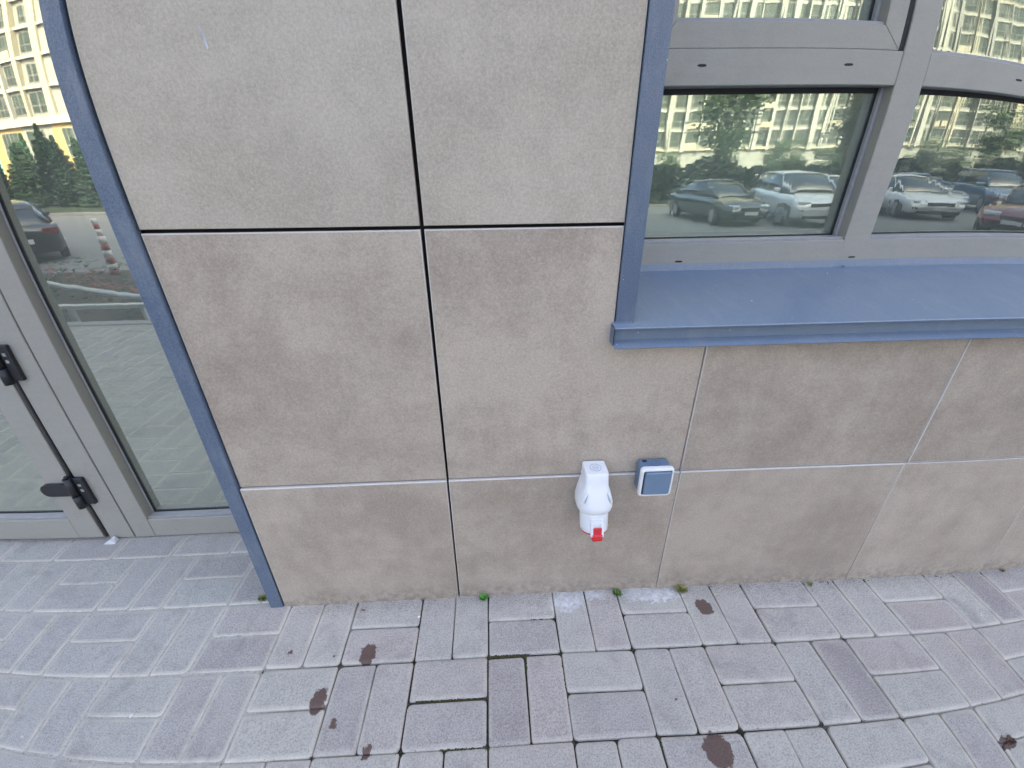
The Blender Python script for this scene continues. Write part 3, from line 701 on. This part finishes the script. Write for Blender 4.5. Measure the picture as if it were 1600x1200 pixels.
# paving litter
def scrap(x, y, L, wd, a, name, label, z=.0012, mat=M_WHITE, h=.0012, cat='litter', group=None):
    rg2 = random.Random(int((x+9)*1000)); n = 7; pts = []
    for k in range(n): t = 2*math.pi*k/n; pts.append((math.cos(t)*L/2*rg2.uniform(.75, 1), math.sin(t)*wd/2*rg2.uniform(.7, 1)))
    vs = [(p[0], p[1], 0) for p in pts]+[(p[0]*.8, p[1]*.8, h*rg2.uniform(.6, 1.3)) for p in pts]
    me = me_from(name, vs, [tuple(range(n-1, -1, -1)), tuple(range(n, 2*n))]+[(i, (i+1) % n, n+(i+1) % n, n+i) for i in range(n)])
    o = obj(name, me, None, (x, y, z), (0, 0, a), mat); return tag(o, label, cat, group)
scrap(-.254, .836, .010, .007, .4, 'chip_of_plaster', 'white chip lying in a joint between two upright pavers near the wall', cat='chip')
scrap(-.935, .610, .016, .005, 1.2, 'paper_scrap', 'white paper shred leaning on the joint, left of the wet drops', h=.004, cat='paper scrap')
scrap(-1.304, .912, .020, .003, .1, 'paper_shred', 'thin white shred in the joint in front of the side light', cat='paper scrap')
scrap(-1.192, .542, .009, .007, .6, 'pebble', 'tiny white pebble on a grey paver at the lower left', cat='pebble', h=.003)
scrap(1.430, .742, .006, .005, .6, 'grain', 'tiny pale grain on the pavers at the far right', cat='pebble', h=.002)
bm = bmesh.new(); vs_ = [bm.verts.new(p) for p in ((-.021, -.012, 0), (.021, -.012, 0), (.019, .010, 0), (-.016, .010, 0), (.006, -.010, .019), (.012, .008, .021))]
for f in ((0, 3, 2, 1), (0, 1, 4), (1, 2, 5, 4), (2, 3, 5), (3, 0, 4, 5)): bm.faces.new([vs_[i] for i in f])
wd = obj('door_wedge', bm_me(bm, 'door_wedge', .0012), None, (-1.418, PY-.016, .001), None, M_WHITE); tag(wd, 'small white wedge on the paving under the lower end of the door hinge bar', 'wedge')
# dry leaf in the lower right joint
rg3 = random.Random(5); bm = bmesh.new(); leaf_fan(bm, (0, 0, 0), 7, .016, .6, rg3, .45); leaf_fan(bm, (.006, -.002, .002), 5, .013, .9, rg3, .45)
lf = obj('dry_leaf', bm_me(bm, 'dry_leaf'), None, (1.200, .402, .002), None, plain('withered_leaf', (.09, .05, .035), .8, var=.3)); tag(lf, 'dark withered leaf lying in a joint at the lower right', 'dry leaf')

# ================================================================== THE PLACE ACROSS THE WAY (seen in the glass)
GZ = -.9
M_GALV = plain('painted_grey_steel', (.50, .53, .54), .4, metal=.2)
rl = empty('ramp_railing', (-3.2, -1.36, GZ)); tag(rl, 'low grey steel ramp railing mirrored in the glass door', 'railing')
def L_(o, root): o.parent = root; o.matrix_parent_inverse = Matrix.Translation(-Vector(root.location)); return o
L_(box('rail', (-6.4, -1.40, .10), (-2.55, -1.34, .135), M_GALV, None, .004), rl)
for x in (-6.3, -5.0, -3.75, -2.62): L_(box('post', (x-.022, -1.392, GZ), (x+.022, -1.348, .0995), M_GALV, None, .003), rl)
rl2 = empty('stair_railing', (-3.2, -2.6, GZ)); tag(rl2, 'second grey handrail sloping down to the car park, mirrored in the glass door', 'railing')
L_(tube('rail', [(-5.6, -2.9, .02), (-3.4, -1.7, .10), (-2.3, -1.45, .25)], .03, M_GALV), rl2)
for x, y, z in ((-5.4, -2.78, .0), (-3.4, -1.7, .09)): L_(tube('post', [(x, y, GZ), (x, y, z)], .02, M_GALV), rl2)

# flower bed
M_HEDGE = plain('bed_foliage', (.050, .085, .035), .7, var=.5, sc_=9); M_BLOOM = plain('red_bloom', (.40, .06, .04), .5)
rg = random.Random(21)
fb = empty('flower_bed', (-7.6, -5.4, GZ)); tag(fb, 'green bed with clumps of red flowers mirrored in the glass door', 'flower bed')
bm = bmesh.new()
for k in range(2600):
    x, y = rg.uniform(-12, -3.6), rg.uniform(-7.4, -3.0); z = GZ+rg.uniform(0, .42); leaf_fan(bm, (x, y, z), 2, .09, .8, rg, .4)
L_(tag(obj('foliage', bm_me(bm, 'foliage'), mats=M_HEDGE), kind='stuff'), fb)
bm = bmesh.new()
for cx0, cy0 in ((-8.6, -6.2), (-7.9, -5.7), (-7.1, -5.6), (-6.3, -4.6), (-5.6, -4.3), (-8.0, -4.9), (-6.9, -6.4)):
    for k in range(34):
        leaf_fan(bm, (cx0+rg.gauss(0, .22), cy0+rg.gauss(0, .16), GZ+.40+rg.uniform(-.05, .08)), 4, .045, .5, rg, .5)
L_(tag(obj('blossoms', bm_me(bm, 'blossoms'), mats=M_BLOOM), kind='stuff'), fb)
soil = box('bed_soil', (-12.2, -7.5, GZ-.02), (-3.5, -2.9, GZ+.05), plain('soil', (.09, .07, .05), .95)); L_(soil, fb)
L_(box('bed_kerb', (-12.3, -2.9, GZ), (-3.5, -2.78, GZ+.12), M_CONC), fb)

# bollards
M_BW = plain('white_band', (.75, .73, .70), .4); M_BR = plain('red_band', (.36, .09, .07), .4)
def bollard(x, y, label):
    e = empty('bollard', (x, y, GZ)); tag(e, label, 'bollard', 'red and white bollards in the car park')
    for k in range(6):
        o = tube('band', [(0, 0, k*.14), (0, 0, k*.14+.1395)], .055, M_BR if k % 2 == 0 else M_BW, None, 12); o.parent = e
bollard(-8.1, -7.2, 'red and white banded bollard mirrored in the door glass, nearest the flower bed')
bollard(-11.2, -10.9, 'red and white banded bollard mirrored beside the dark parked car')
bn = empty('grit_bin', (-15.6, -17.6, GZ)); tag(bn, 'yellow grit bin mirrored at the far kerb of the car park', 'bin')
M_YEL = plain('yellow_plastic', (.70, .50, .05), .45)
for nm, a, b in (('bin_body', (-.33, -.3, 0), (.33, .3, .62)), ('bin_lid', (-.37, -.34, .625), (.37, .34, .72))): o = box(nm, a, b, M_YEL, None, .03); o.parent = bn

# ---- cars
M_TYRE = plain('tyre_rubber', (.02, .02, .02), .8); M_RIM = plain('alloy_rim', (.45, .46, .47), .3, metal=.7)
M_CGLASS = plain('car_glass', (.02, .03, .035), .04, spec=1.0, bump=0); M_LAMP = plain('headlight_lens', (.75, .78, .80), .1, bump=0)
M_TAIL = plain('tail_light', (.16, .015, .015), .15, bump=0); M_PLATE = plain('number_plate', (.75, .76, .74), .5); M_TRIM = plain('car_black_trim', (.03, .03, .03), .6)
def paint(name, c): return plain(name, c, .22, .6, 0, .02, 4, 0, 1.0)
def car_sections(st, n_side):
    """st: stations (x, z_low, z_belt, z_top, w_low, w_belt, w_top) -> ring of points"""
    out = []
    for (x, zl, zb, zt, wl, wb, wt) in st:
        r = [(-wl*.86, zl-.0), (-wl, zl+.10), (-wb*1.0, (zl+zb)/2+.08), (-wb*.985, zb-.05), (-wb*.94, zb)]
        t = [(-wt, zt-.05), (-wt*.84, zt), (0, zt+.025), (wt*.84, zt), (wt, zt-.05)]
        r2 = [(-p[0], p[1]) for p in r[::-1]]
        out.append([(x, p[0], p[1]) for p in r+t+r2])
    return out
def make_car(suv):
    k = 1.0 if not suv else 1.14; H = 1.44 if not suv else 1.70; zl = .22 if not suv else .27; zb = .92 if not suv else 1.08; Lh = 2.3
    hood = zb-.02; tail = zb+.02
    bst = [(-Lh, zl+.16, zb-.22, zb-.20, .70, .76, .62), (-Lh+.06, zl+.04, zb-.06, zb-.04, .80, .86, .70), (-Lh+.35, zl, zb, tail, .86, .905, .74), (-1.4, zl, zb, tail+.02, .88, .92, .76), (-.6, zl, zb, zb+.01, .88, .92, .80),
           (.6, zl, zb-.01, zb+.0, .88, .92, .80), (1.1, zl, zb-.03, hood, .88, .915, .76), (1.75, zl, zb-.12, hood-.10, .86, .90, .72), (2.12, zl+.03, zb-.25, hood-.20, .80, .86, .66), (2.27, zl+.08, zb-.38, hood-.34, .72, .78, .58), (Lh+.02, zl+.14, zb-.50, hood-.47, .60, .66, .50)]
    secs = car_sections(bst, 0); body = loft('body', secs, None, None) ; 
    # greenhouse
    if suv: gst = [(-2.14, zb-.02, .70, zb+.02, .68), (-2.02, zb, .80, H-.16, .60), (-1.7, zb, .84, H-.03, .64), (-.5, zb, .85, H, .66), (.25, zb, .85, H-.05, .64), (.62, zb-.01, .83, H-.24, .62), (1.18, zb-.03, .76, zb+.03, .66)]
    else: gst = [(-1.98, zb-.02, .70, zb+.03, .64), (-1.45, zb, .80, H-.18, .56), (-1.0, zb, .83, H-.03, .58), (-.3, zb, .84, H, .60), (.15, zb, .84, H-.04, .59), (.55, zb-.01, .82, H-.22, .58), (1.15, zb-.03, .74, zb+.02, .62)]
    gl = [[(x, -w0, z0-.02), (x, -(w0*.6+w1*.4), z0+(z1-z0)*.5), (x, -w1, max(z0, z1-.07)), (x, -w1*.8, z1-.012), (x, 0, z1), (x, w1*.8, z1-.012), (x, w1, max(z0, z1-.07)), (x, (w0*.6+w1*.4), z0+(z1-z0)*.5), (x, w0, z0-.02)] for x, z0, w0, z1, w1 in gst]
    glass = loft('windows', gl, M_CGLASS, None)
    # roof skin and pillars over the glass
    rs = [[(x, -w1*1.015, z1-.072), (x, -w1*.80, z1+.004), (x, 0, z1+.018), (x, w1*.80, z1+.004), (x, w1*1.015, z1-.072), (x, w1*.7, z1-.03), (x, -w1*.7, z1-.03)] for x, z0, w0, z1, w1 in gst[1:-2]]
    roof = loft('roof', rs, None, None)
    prs = []
    def strip(p, q, r_=.035):
        prs.append(tube('pillar', [p, q], r_, None, None, 6))
    for s in (-1, 1):
        a, b = gst[-2], gst[-1]; strip((gst[-3][0], s*gst[-3][4], gst[-3][3]-.06), (b[0], s*(b[2]-.02), b[3]-.01)); 
        strip((gst[1][0], s*gst[1][4], gst[1][3]-.06), (gst[0][0]+.05, s*(gst[0][2]), gst[0][3]-.02), .05)
        for xm in (-.35, -1.35 if not suv else -1.25): strip((xm, s*.845, zb-.02), (xm-.03, s*.63*(1 if not suv else 1.05), H-.07), .028)
    parts = [body, glass, roof]+prs
    for s in (-1, 1):
        parts.append(box('mirror', (.72, s*.97-.10, zb+.0), (.86, s*.97+.10, zb+.13), None, None, .03))
        parts.append(box('headlight', (1.98, s*.62-.17, zb-.34), (2.215, s*.62+.15, zb-.22), M_LAMP, None, .03))
        parts.append(box('tail_light', (-Lh-.005, s*.66-.16, zb-.24), (-Lh+.14, s*.66+.16, zb-.08), M_TAIL, None, .02))
        for xw in (-1.38, 1.40):
            bm = bmesh.new(); wr = .33 if not suv else .37
            bm_tube(bm, [(0, -.11, 0), (0, -.10, 0), (0, .10, 0), (0, .11, 0)], [wr-.03, wr, wr, wr-.03], 24)
            wh = obj('wheel', bm_me(bm, 'wheel'), None, (xw, s*.83, wr), None, M_TYRE); parts.append(wh)
            bm = bmesh.new(); bm_tube(bm, [(0, s*.10, 0), (0, s*.118, 0)], [wr-.09, wr-.11], 16)
            for q in range(5): t = 2*math.pi*q/5; bm_tube(bm, [(0, s*.118, 0), (math.cos(t)*(wr-.1), s*.122, math.sin(t)*(wr-.1))], .025, 5)
            rm = obj('rim', bm_me(bm, 'rim'), wh, None, None, M_RIM)
    parts.append(box('grille', (2.18, -.40, zb-.42), (2.30, .40, zb-.30), M_TRIM, None, .02)); parts.append(box('number_plate', (Lh+.0, -.26, zl+.16), (Lh+.035, .26, zl+.27), M_PLATE))
    parts.append(box('number_plate', (-Lh-.03, -.26, zb-.42), (-Lh+.02, .26, zb-.31), M_PLATE)); parts.append(box('lower_bumper', (2.10, -.62, zl+.02), (2.325, .62, zl+.14), M_TRIM, None, .03))
    return parts
def car(x, y, hd, suv, pm, name, label, proto={}):
    if suv not in proto: proto[suv] = make_car(suv); first = True
    else: first = False
    e = empty(name, (x, y, GZ), rad(hd)); tag(e, label, 'car', 'cars parked across the way')
    for p in proto[suv]:
        o = p if first else p.copy()
        if not first:
            COL.objects.link(o)
            for c in p.children:
                d = c.copy(); COL.objects.link(d); d.parent = o
        o.parent = e
        if p.name.split('.')[0] in ('body', 'roof', 'pillar', 'mirror'):
            o.data = o.data.copy(); o.data.materials.clear(); o.data.materials.append(pm)
P_WHITE, P_DARK, P_BLUE, P_RED, P_BLACK = paint('white_car_paint', (.78, .79, .80)), paint('dark_green_grey_paint', (.035, .045, .045)), paint('steel_blue_paint', (.12, .19, .30)), paint('red_car_paint', (.22, .045, .045)), paint('black_car_paint', (.02, .022, .025))
car(9.0, -15.6, 84, False, P_BLACK, 'parked_car', 'black hatchback mirrored at the left of the window, beside the white off-roader')
car(11.6, -14.7, 100, True, P_WHITE, 'parked_car', 'white off-road car with dark grille mirrored in the window')
car(15.0, -17.6, 96, False, P_WHITE, 'parked_car', 'white saloon half hidden behind the white off-road car in the mirror image')
car(16.9, -15.8, 104, False, P_WHITE, 'parked_car', 'low white saloon mirrored in the second window pane')
car(18.9, -17.6, 100, False, P_BLUE, 'parked_car', 'blue-grey saloon mirrored between the white saloon and the tall blue car')
car(22.0, -16.9, 112, True, P_BLUE, 'parked_car', 'tall steel-blue car mirrored at the right end of the row')
car(17.4, -11.2, 150, False, P_RED, 'parked_car', 'red car mirrored at the lower right of the second pane')
car(-13.0, -10.2, 222, False, P_BLACK, 'parked_car', 'black car seen from behind, mirrored in the door side light')
# kerb and strip of lawn in front of the trees
M_LAWN = plain('lawn', (.035, .055, .022), .9, var=.4, sc_=5)
lw = box('lawn', (-120, -58, GZ-.02), (160, -21.5, GZ+.12), M_LAWN, None); tag(lw, 'lawn strip before the apartment blocks', kind='structure')
kb = box('far_kerb', (-120, -21.5, GZ-.02), (160, -21.2, GZ+.14), M_CONC); tag(kb, 'far kerb of the car park', kind='structure')

# ---- trees
def leaf_material(name, c):
    m = N(name); n = m.noise(3, 4); n2 = m.noise(22, 3); r = m.math('FRACT', m.math('ADD', m.geo.outputs['Random Per Island'], 0))
    k = m.mix(r, tuple(x*.6 for x in c), tuple(x*1.5 for x in c)); k = m.mix(m.rng(n2, .4, .7, 0, .4), k, (c[0]*1.6, c[1]*1.4, c[2]*1.2)); m.bsdf(k, .6, .3); return m.m
M_BARK = plain('bark', (.09, .07, .055), .9, var=.3); M_FIR = leaf_material('spruce_needles', (.028, .062, .030)); M_DEC = leaf_material('tree_leaves', (.036, .060, .026))
def tree_meshes(conifer, seed, Ht):
    rg = random.Random(seed); bm = bmesh.new()
    bm_tube(bm, [(0, 0, 0), (.02, .01, Ht*.4), (0, .03, Ht*.92)], [.16, .10, .02], 8)
    limbs = []
    for k in range(14):
        z = Ht*rg.uniform(.25, .85); a = rg.uniform(0, 6.28); L = (Ht*.30*(1-z/Ht)+.2) if conifer else Ht*rg.uniform(.16, .28); e = (math.cos(a)*L, math.sin(a)*L, z+(.05 if conifer else L*.6))
        bm_tube(bm, [(0, 0, z), e], [.045, .012], 5); limbs.append(e)
    tr_ = bm_me(bm, 'trunk'); vs, fs = [], []
    for k in range(3600 if conifer else 3000):
        if conifer:
            z = Ht*(.06+.94*rg.random()**1.25); R_ = Ht*.27*(1-z/Ht)**.85+.05; tier = (z*2.4) % 1; a = rg.uniform(0, 6.28); q = R_*(.72+.38*tier)*math.sqrt(rg.uniform(.25, 1)); c = Vector((math.cos(a)*q, math.sin(a)*q, z)); L = .17
        else:
            l = limbs[rg.randrange(len(limbs))]; c = Vector(l)+Vector((rg.gauss(0, 1), rg.gauss(0, 1), rg.gauss(0, .8)))*Ht*.085; L = .15
        d = Vector((rg.gauss(0, 1), rg.gauss(0, 1), rg.gauss(0, .7))).normalized(); s = d.orthogonal().normalized()*L*.5; d *= L
        o0 = len(vs); vs += [tuple(c-d*.6), tuple(c+s), tuple(c+d*.6), tuple(c-s)]; fs.append((o0, o0+1, o0+2, o0+3))
    return tr_, me_from('crown', vs, fs)
fir = [tree_meshes(True, 40+i, 4.6) for i in range(3)]; dec = [tree_meshes(False, 60+i, 5.0) for i in range(3)]
def tree(x, y, kind, i, s, label, group):
    e = empty('spruce_tree' if kind else 'leafy_tree', (x, y, GZ+.05), i*1.3); e.scale = (s, s, s*random.uniform(.92, 1.1)); tag(e, label, 'tree', group)
    t, c = (fir if kind else dec)[i % 3]
    obj('trunk', t, e, mats=None); obj('crown', c, e)
for t, c in fir: t.materials.append(M_BARK); c.materials.append(M_FIR)
for t, c in dec: t.materials.append(M_BARK); c.materials.append(M_DEC)
for i in range(24): tree(-14.5-i*1.1+random.uniform(-.3, .3), -23.5-.3*i+random.uniform(-1, 1), True, i, random.uniform(.72, .98), 'dark spruce in the row mirrored above the parked car in the door glass', 'row of dark spruces')
for i in range(44):
    x = 2+i*1.35; tree(x+random.uniform(-.5, .5), -24.5-(i % 3)*3.2-random.uniform(0, 1.5), False, i, random.uniform(.34, .50)+.05*(i % 3), 'leafy green tree mirrored behind the parked cars in the window', 'leafy trees behind the car park')

for i, (x, y, q) in enumerate(((21, -40, 1.5), (37, -44, 1.7), (50, -42, 1.3), (63, -47, 1.6), (80, -46, 1.5))):
    tree(x, y, False, i, q, 'taller leafy tree mirrored against the apartment towers in the window', 'tall trees before the towers')
# clipped hedge between the car park and the trees
rg = random.Random(77); vs, fs = [], []
for k in range(15000):
    x = rg.uniform(0, 64); top = 1.75+.35*math.sin(x*.7)+.2*math.sin(x*2.3); z = rg.uniform(.05, 1)**.7*top; c = Vector((x, -22.3+rg.gauss(0, .35)*(1-.3*z/top), GZ+z))
    d = Vector((rg.gauss(0, 1), rg.gauss(0, 1), rg.gauss(0, .8))).normalized(); q = d.orthogonal().normalized()*.10; d *= .17; o0 = len(vs)
    vs += [tuple(c-d), tuple(c+q), tuple(c+d), tuple(c-q)]; fs.append((o0, o0+1, o0+2, o0+3))
hd = obj('hedge', me_from('hedge', vs, fs), mats=leaf_material('hedge_leaves', (.030, .048, .026))); tag(hd, 'long dark green hedge mirrored right behind the parked cars', 'hedge', kind='stuff')
# ---- apartment blocks
M_CREAM = plain('cream_render', (.225, .205, .145), .85, var=.05, sc_=2, bump=0); M_PALE = plain('pale_render', (.205, .202, .172), .85, var=.05, sc_=2, bump=0)
M_GREYR = plain('grey_render', (.15, .15, .13), .85, var=.06, sc_=2, bump=0); M_TERRA = plain('salmon_render', (.27, .18, .12), .85, var=.06, sc_=2, bump=0)
M_OCHRE = plain('orange_panel', (.26, .17, .06), .7, bump=0); M_TEAL = plain('teal_panel', (.12, .38, .36), .7, bump=0)
M_WGL = plain('apartment_glass', (.030, .040, .034), .12, spec=.2, var=.3, sc_=1, bump=0); M_BAR = plain('balcony_bars', (.06, .07, .07), .5, bump=0)
def window_mesh(wd, ht, bal):
    """aluminium window recessed in its bay, glass, frame bars, optionally a barred balcony front"""
    bm = bmesh.new(); bm_box(bm, (-wd/2, -.30, 0), (wd/2, -.26, ht), 0)
    for x in (-wd/2, -wd/6, wd/6, wd/2-.06): bm_box(bm, (x, -.262, 0), (x+.05, -.22, ht), 1)
    for z in (0, ht*.36, ht-.07): bm_box(bm, (-wd/2, -.264, z), (wd/2, -.224, z+.07), 1)
    if bal:
        for q in range(9): x = -wd/2+wd*(q+.5)/9; bm_box(bm, (x-.015, .02, 0), (x+.015, .045, ht*.42), 2)
        bm_box(bm, (-wd/2, .01, ht*.42), (wd/2, .055, ht*.42+.05), 2)
    me = bm_me(bm, 'window')
    for m_ in (M_WGL, M_GREYR, M_BAR): me.materials.append(m_)
    return me
WMB = [window_mesh(2.05, 2.35, False), window_mesh(2.05, 2.35, True), window_mesh(1.5, 2.1, False)]
def block(name, label, x0, x1, yf, floors, z_first, bay, fh, seenx, seenz, mats, seed):
    """front faces +y at yf"""
    rg = random.Random(seed); root = empty(name, ((x0+x1)/2, yf-7, GZ)); tag(root, label, 'apartment block')
    P = lambda o: L_(o, root)
    zt = z_first+floors*fh
    P(box('wall', (x0, yf-14, GZ), (x1, yf-.62, zt+1), M_GREYR))
    nb = int((x1-x0)/bay); piers, slabs, extra, rest = {}, {}, [], []
    sp = []
    for b in range(nb+1):
        x = x0+b*bay; m_ = mats[(b*7+seed) % len(mats)]; wpd = .42 if b % 3 else .95
        piers.setdefault(m_.name, (m_, []))[1].append(((x-wpd/2, yf-.62, z_first-.4), (x+wpd/2, yf+(.0 if b % 2 else .12), zt+.5)))
    for nm, (m_, l) in piers.items(): P(boxes('pier', l, m_))
    for f in range(floors+1):
        z = z_first+f*fh; P(box('floor_band', (x0, yf-.62, z-.22), (x1, yf-.42+(.28 if f % 5 == 0 or yf > -70 else 0), z+.12), M_PALE if f % 4 else M_CREAM))
    vsr = 0
    for b in range(nb):
        xc = x0+(b+.5)*bay
        kind = rg.choice((0, 1, 1, 0, 2))
        for f in range(floors):
            z = z_first+f*fh+.14
            me = WMB[kind if rg.random() > .15 else 0]
            if seenx[0] < xc < seenx[1] and z < seenz:
                o = bpy.data.objects.new('window', me); COL.objects.link(o); o.location = (xc, yf-.34, z+.3); P(o)
            else: rest.append(((xc-1.0, yf-.60, z+.2), (xc+1.0, yf-.58, z+2.5)))
            if rg.random() < .5 and kind == 1: extra.append(((xc-.9, yf-.5, z), (xc+.9, yf-.10, z+.9)))
    if rest: P(tag(boxes('more_windows', rest, M_WGL), kind='stuff'))
    if extra: P(tag(boxes('balcony_fronts', extra, mats[0]), kind='stuff'))
    return root, P
rA, PA = block('apartment_block', 'cream apartment block with a coloured ground floor, mirrored at the top of the door glass', -120.6, -49.4, -60, 19, 7.1, 2.85, 3.35, (-75, -49), 27, [M_CREAM, M_CREAM, M_PALE], 1)
PA(box('ledge', (-121, -60.6, 6.25), (-49, -59.5, 7.05), M_PALE))
for k in range(17):
    x = -120+k*4.2; c = (M_OCHRE, M_TEAL, M_OCHRE, M_GREYR)[k % 4]
    PA(box('colour_panel', (x, -60.5, GZ), (x+4.19, -60.0, 6.24), c)); o = bpy.data.objects.new('window', WMB[2]); COL.objects.link(o); o.location = (x+2.1, -59.70, 2.6); o.scale = (1.4, 1, 1.5); PA(o)
rB, PB = block('apartment_block', 'tall pale apartment block with narrow piers, mirrored in the window panes', 12, 64, -85, 22, 3.0, 2.6, 3.0, (26, 64), 33, [M_CREAM, M_PALE, M_GREYR, M_PALE, M_TERRA, M_PALE, M_PALE], 3)
rC, PC = block('apartment_block', 'cream and grey apartment block mirrored at the right end of the window', 66.5, 141, -82, 22, 3.0, 3.3, 3.0, (66, 112), 33, [M_CREAM, M_GREYR, M_PALE, M_GREYR], 5)
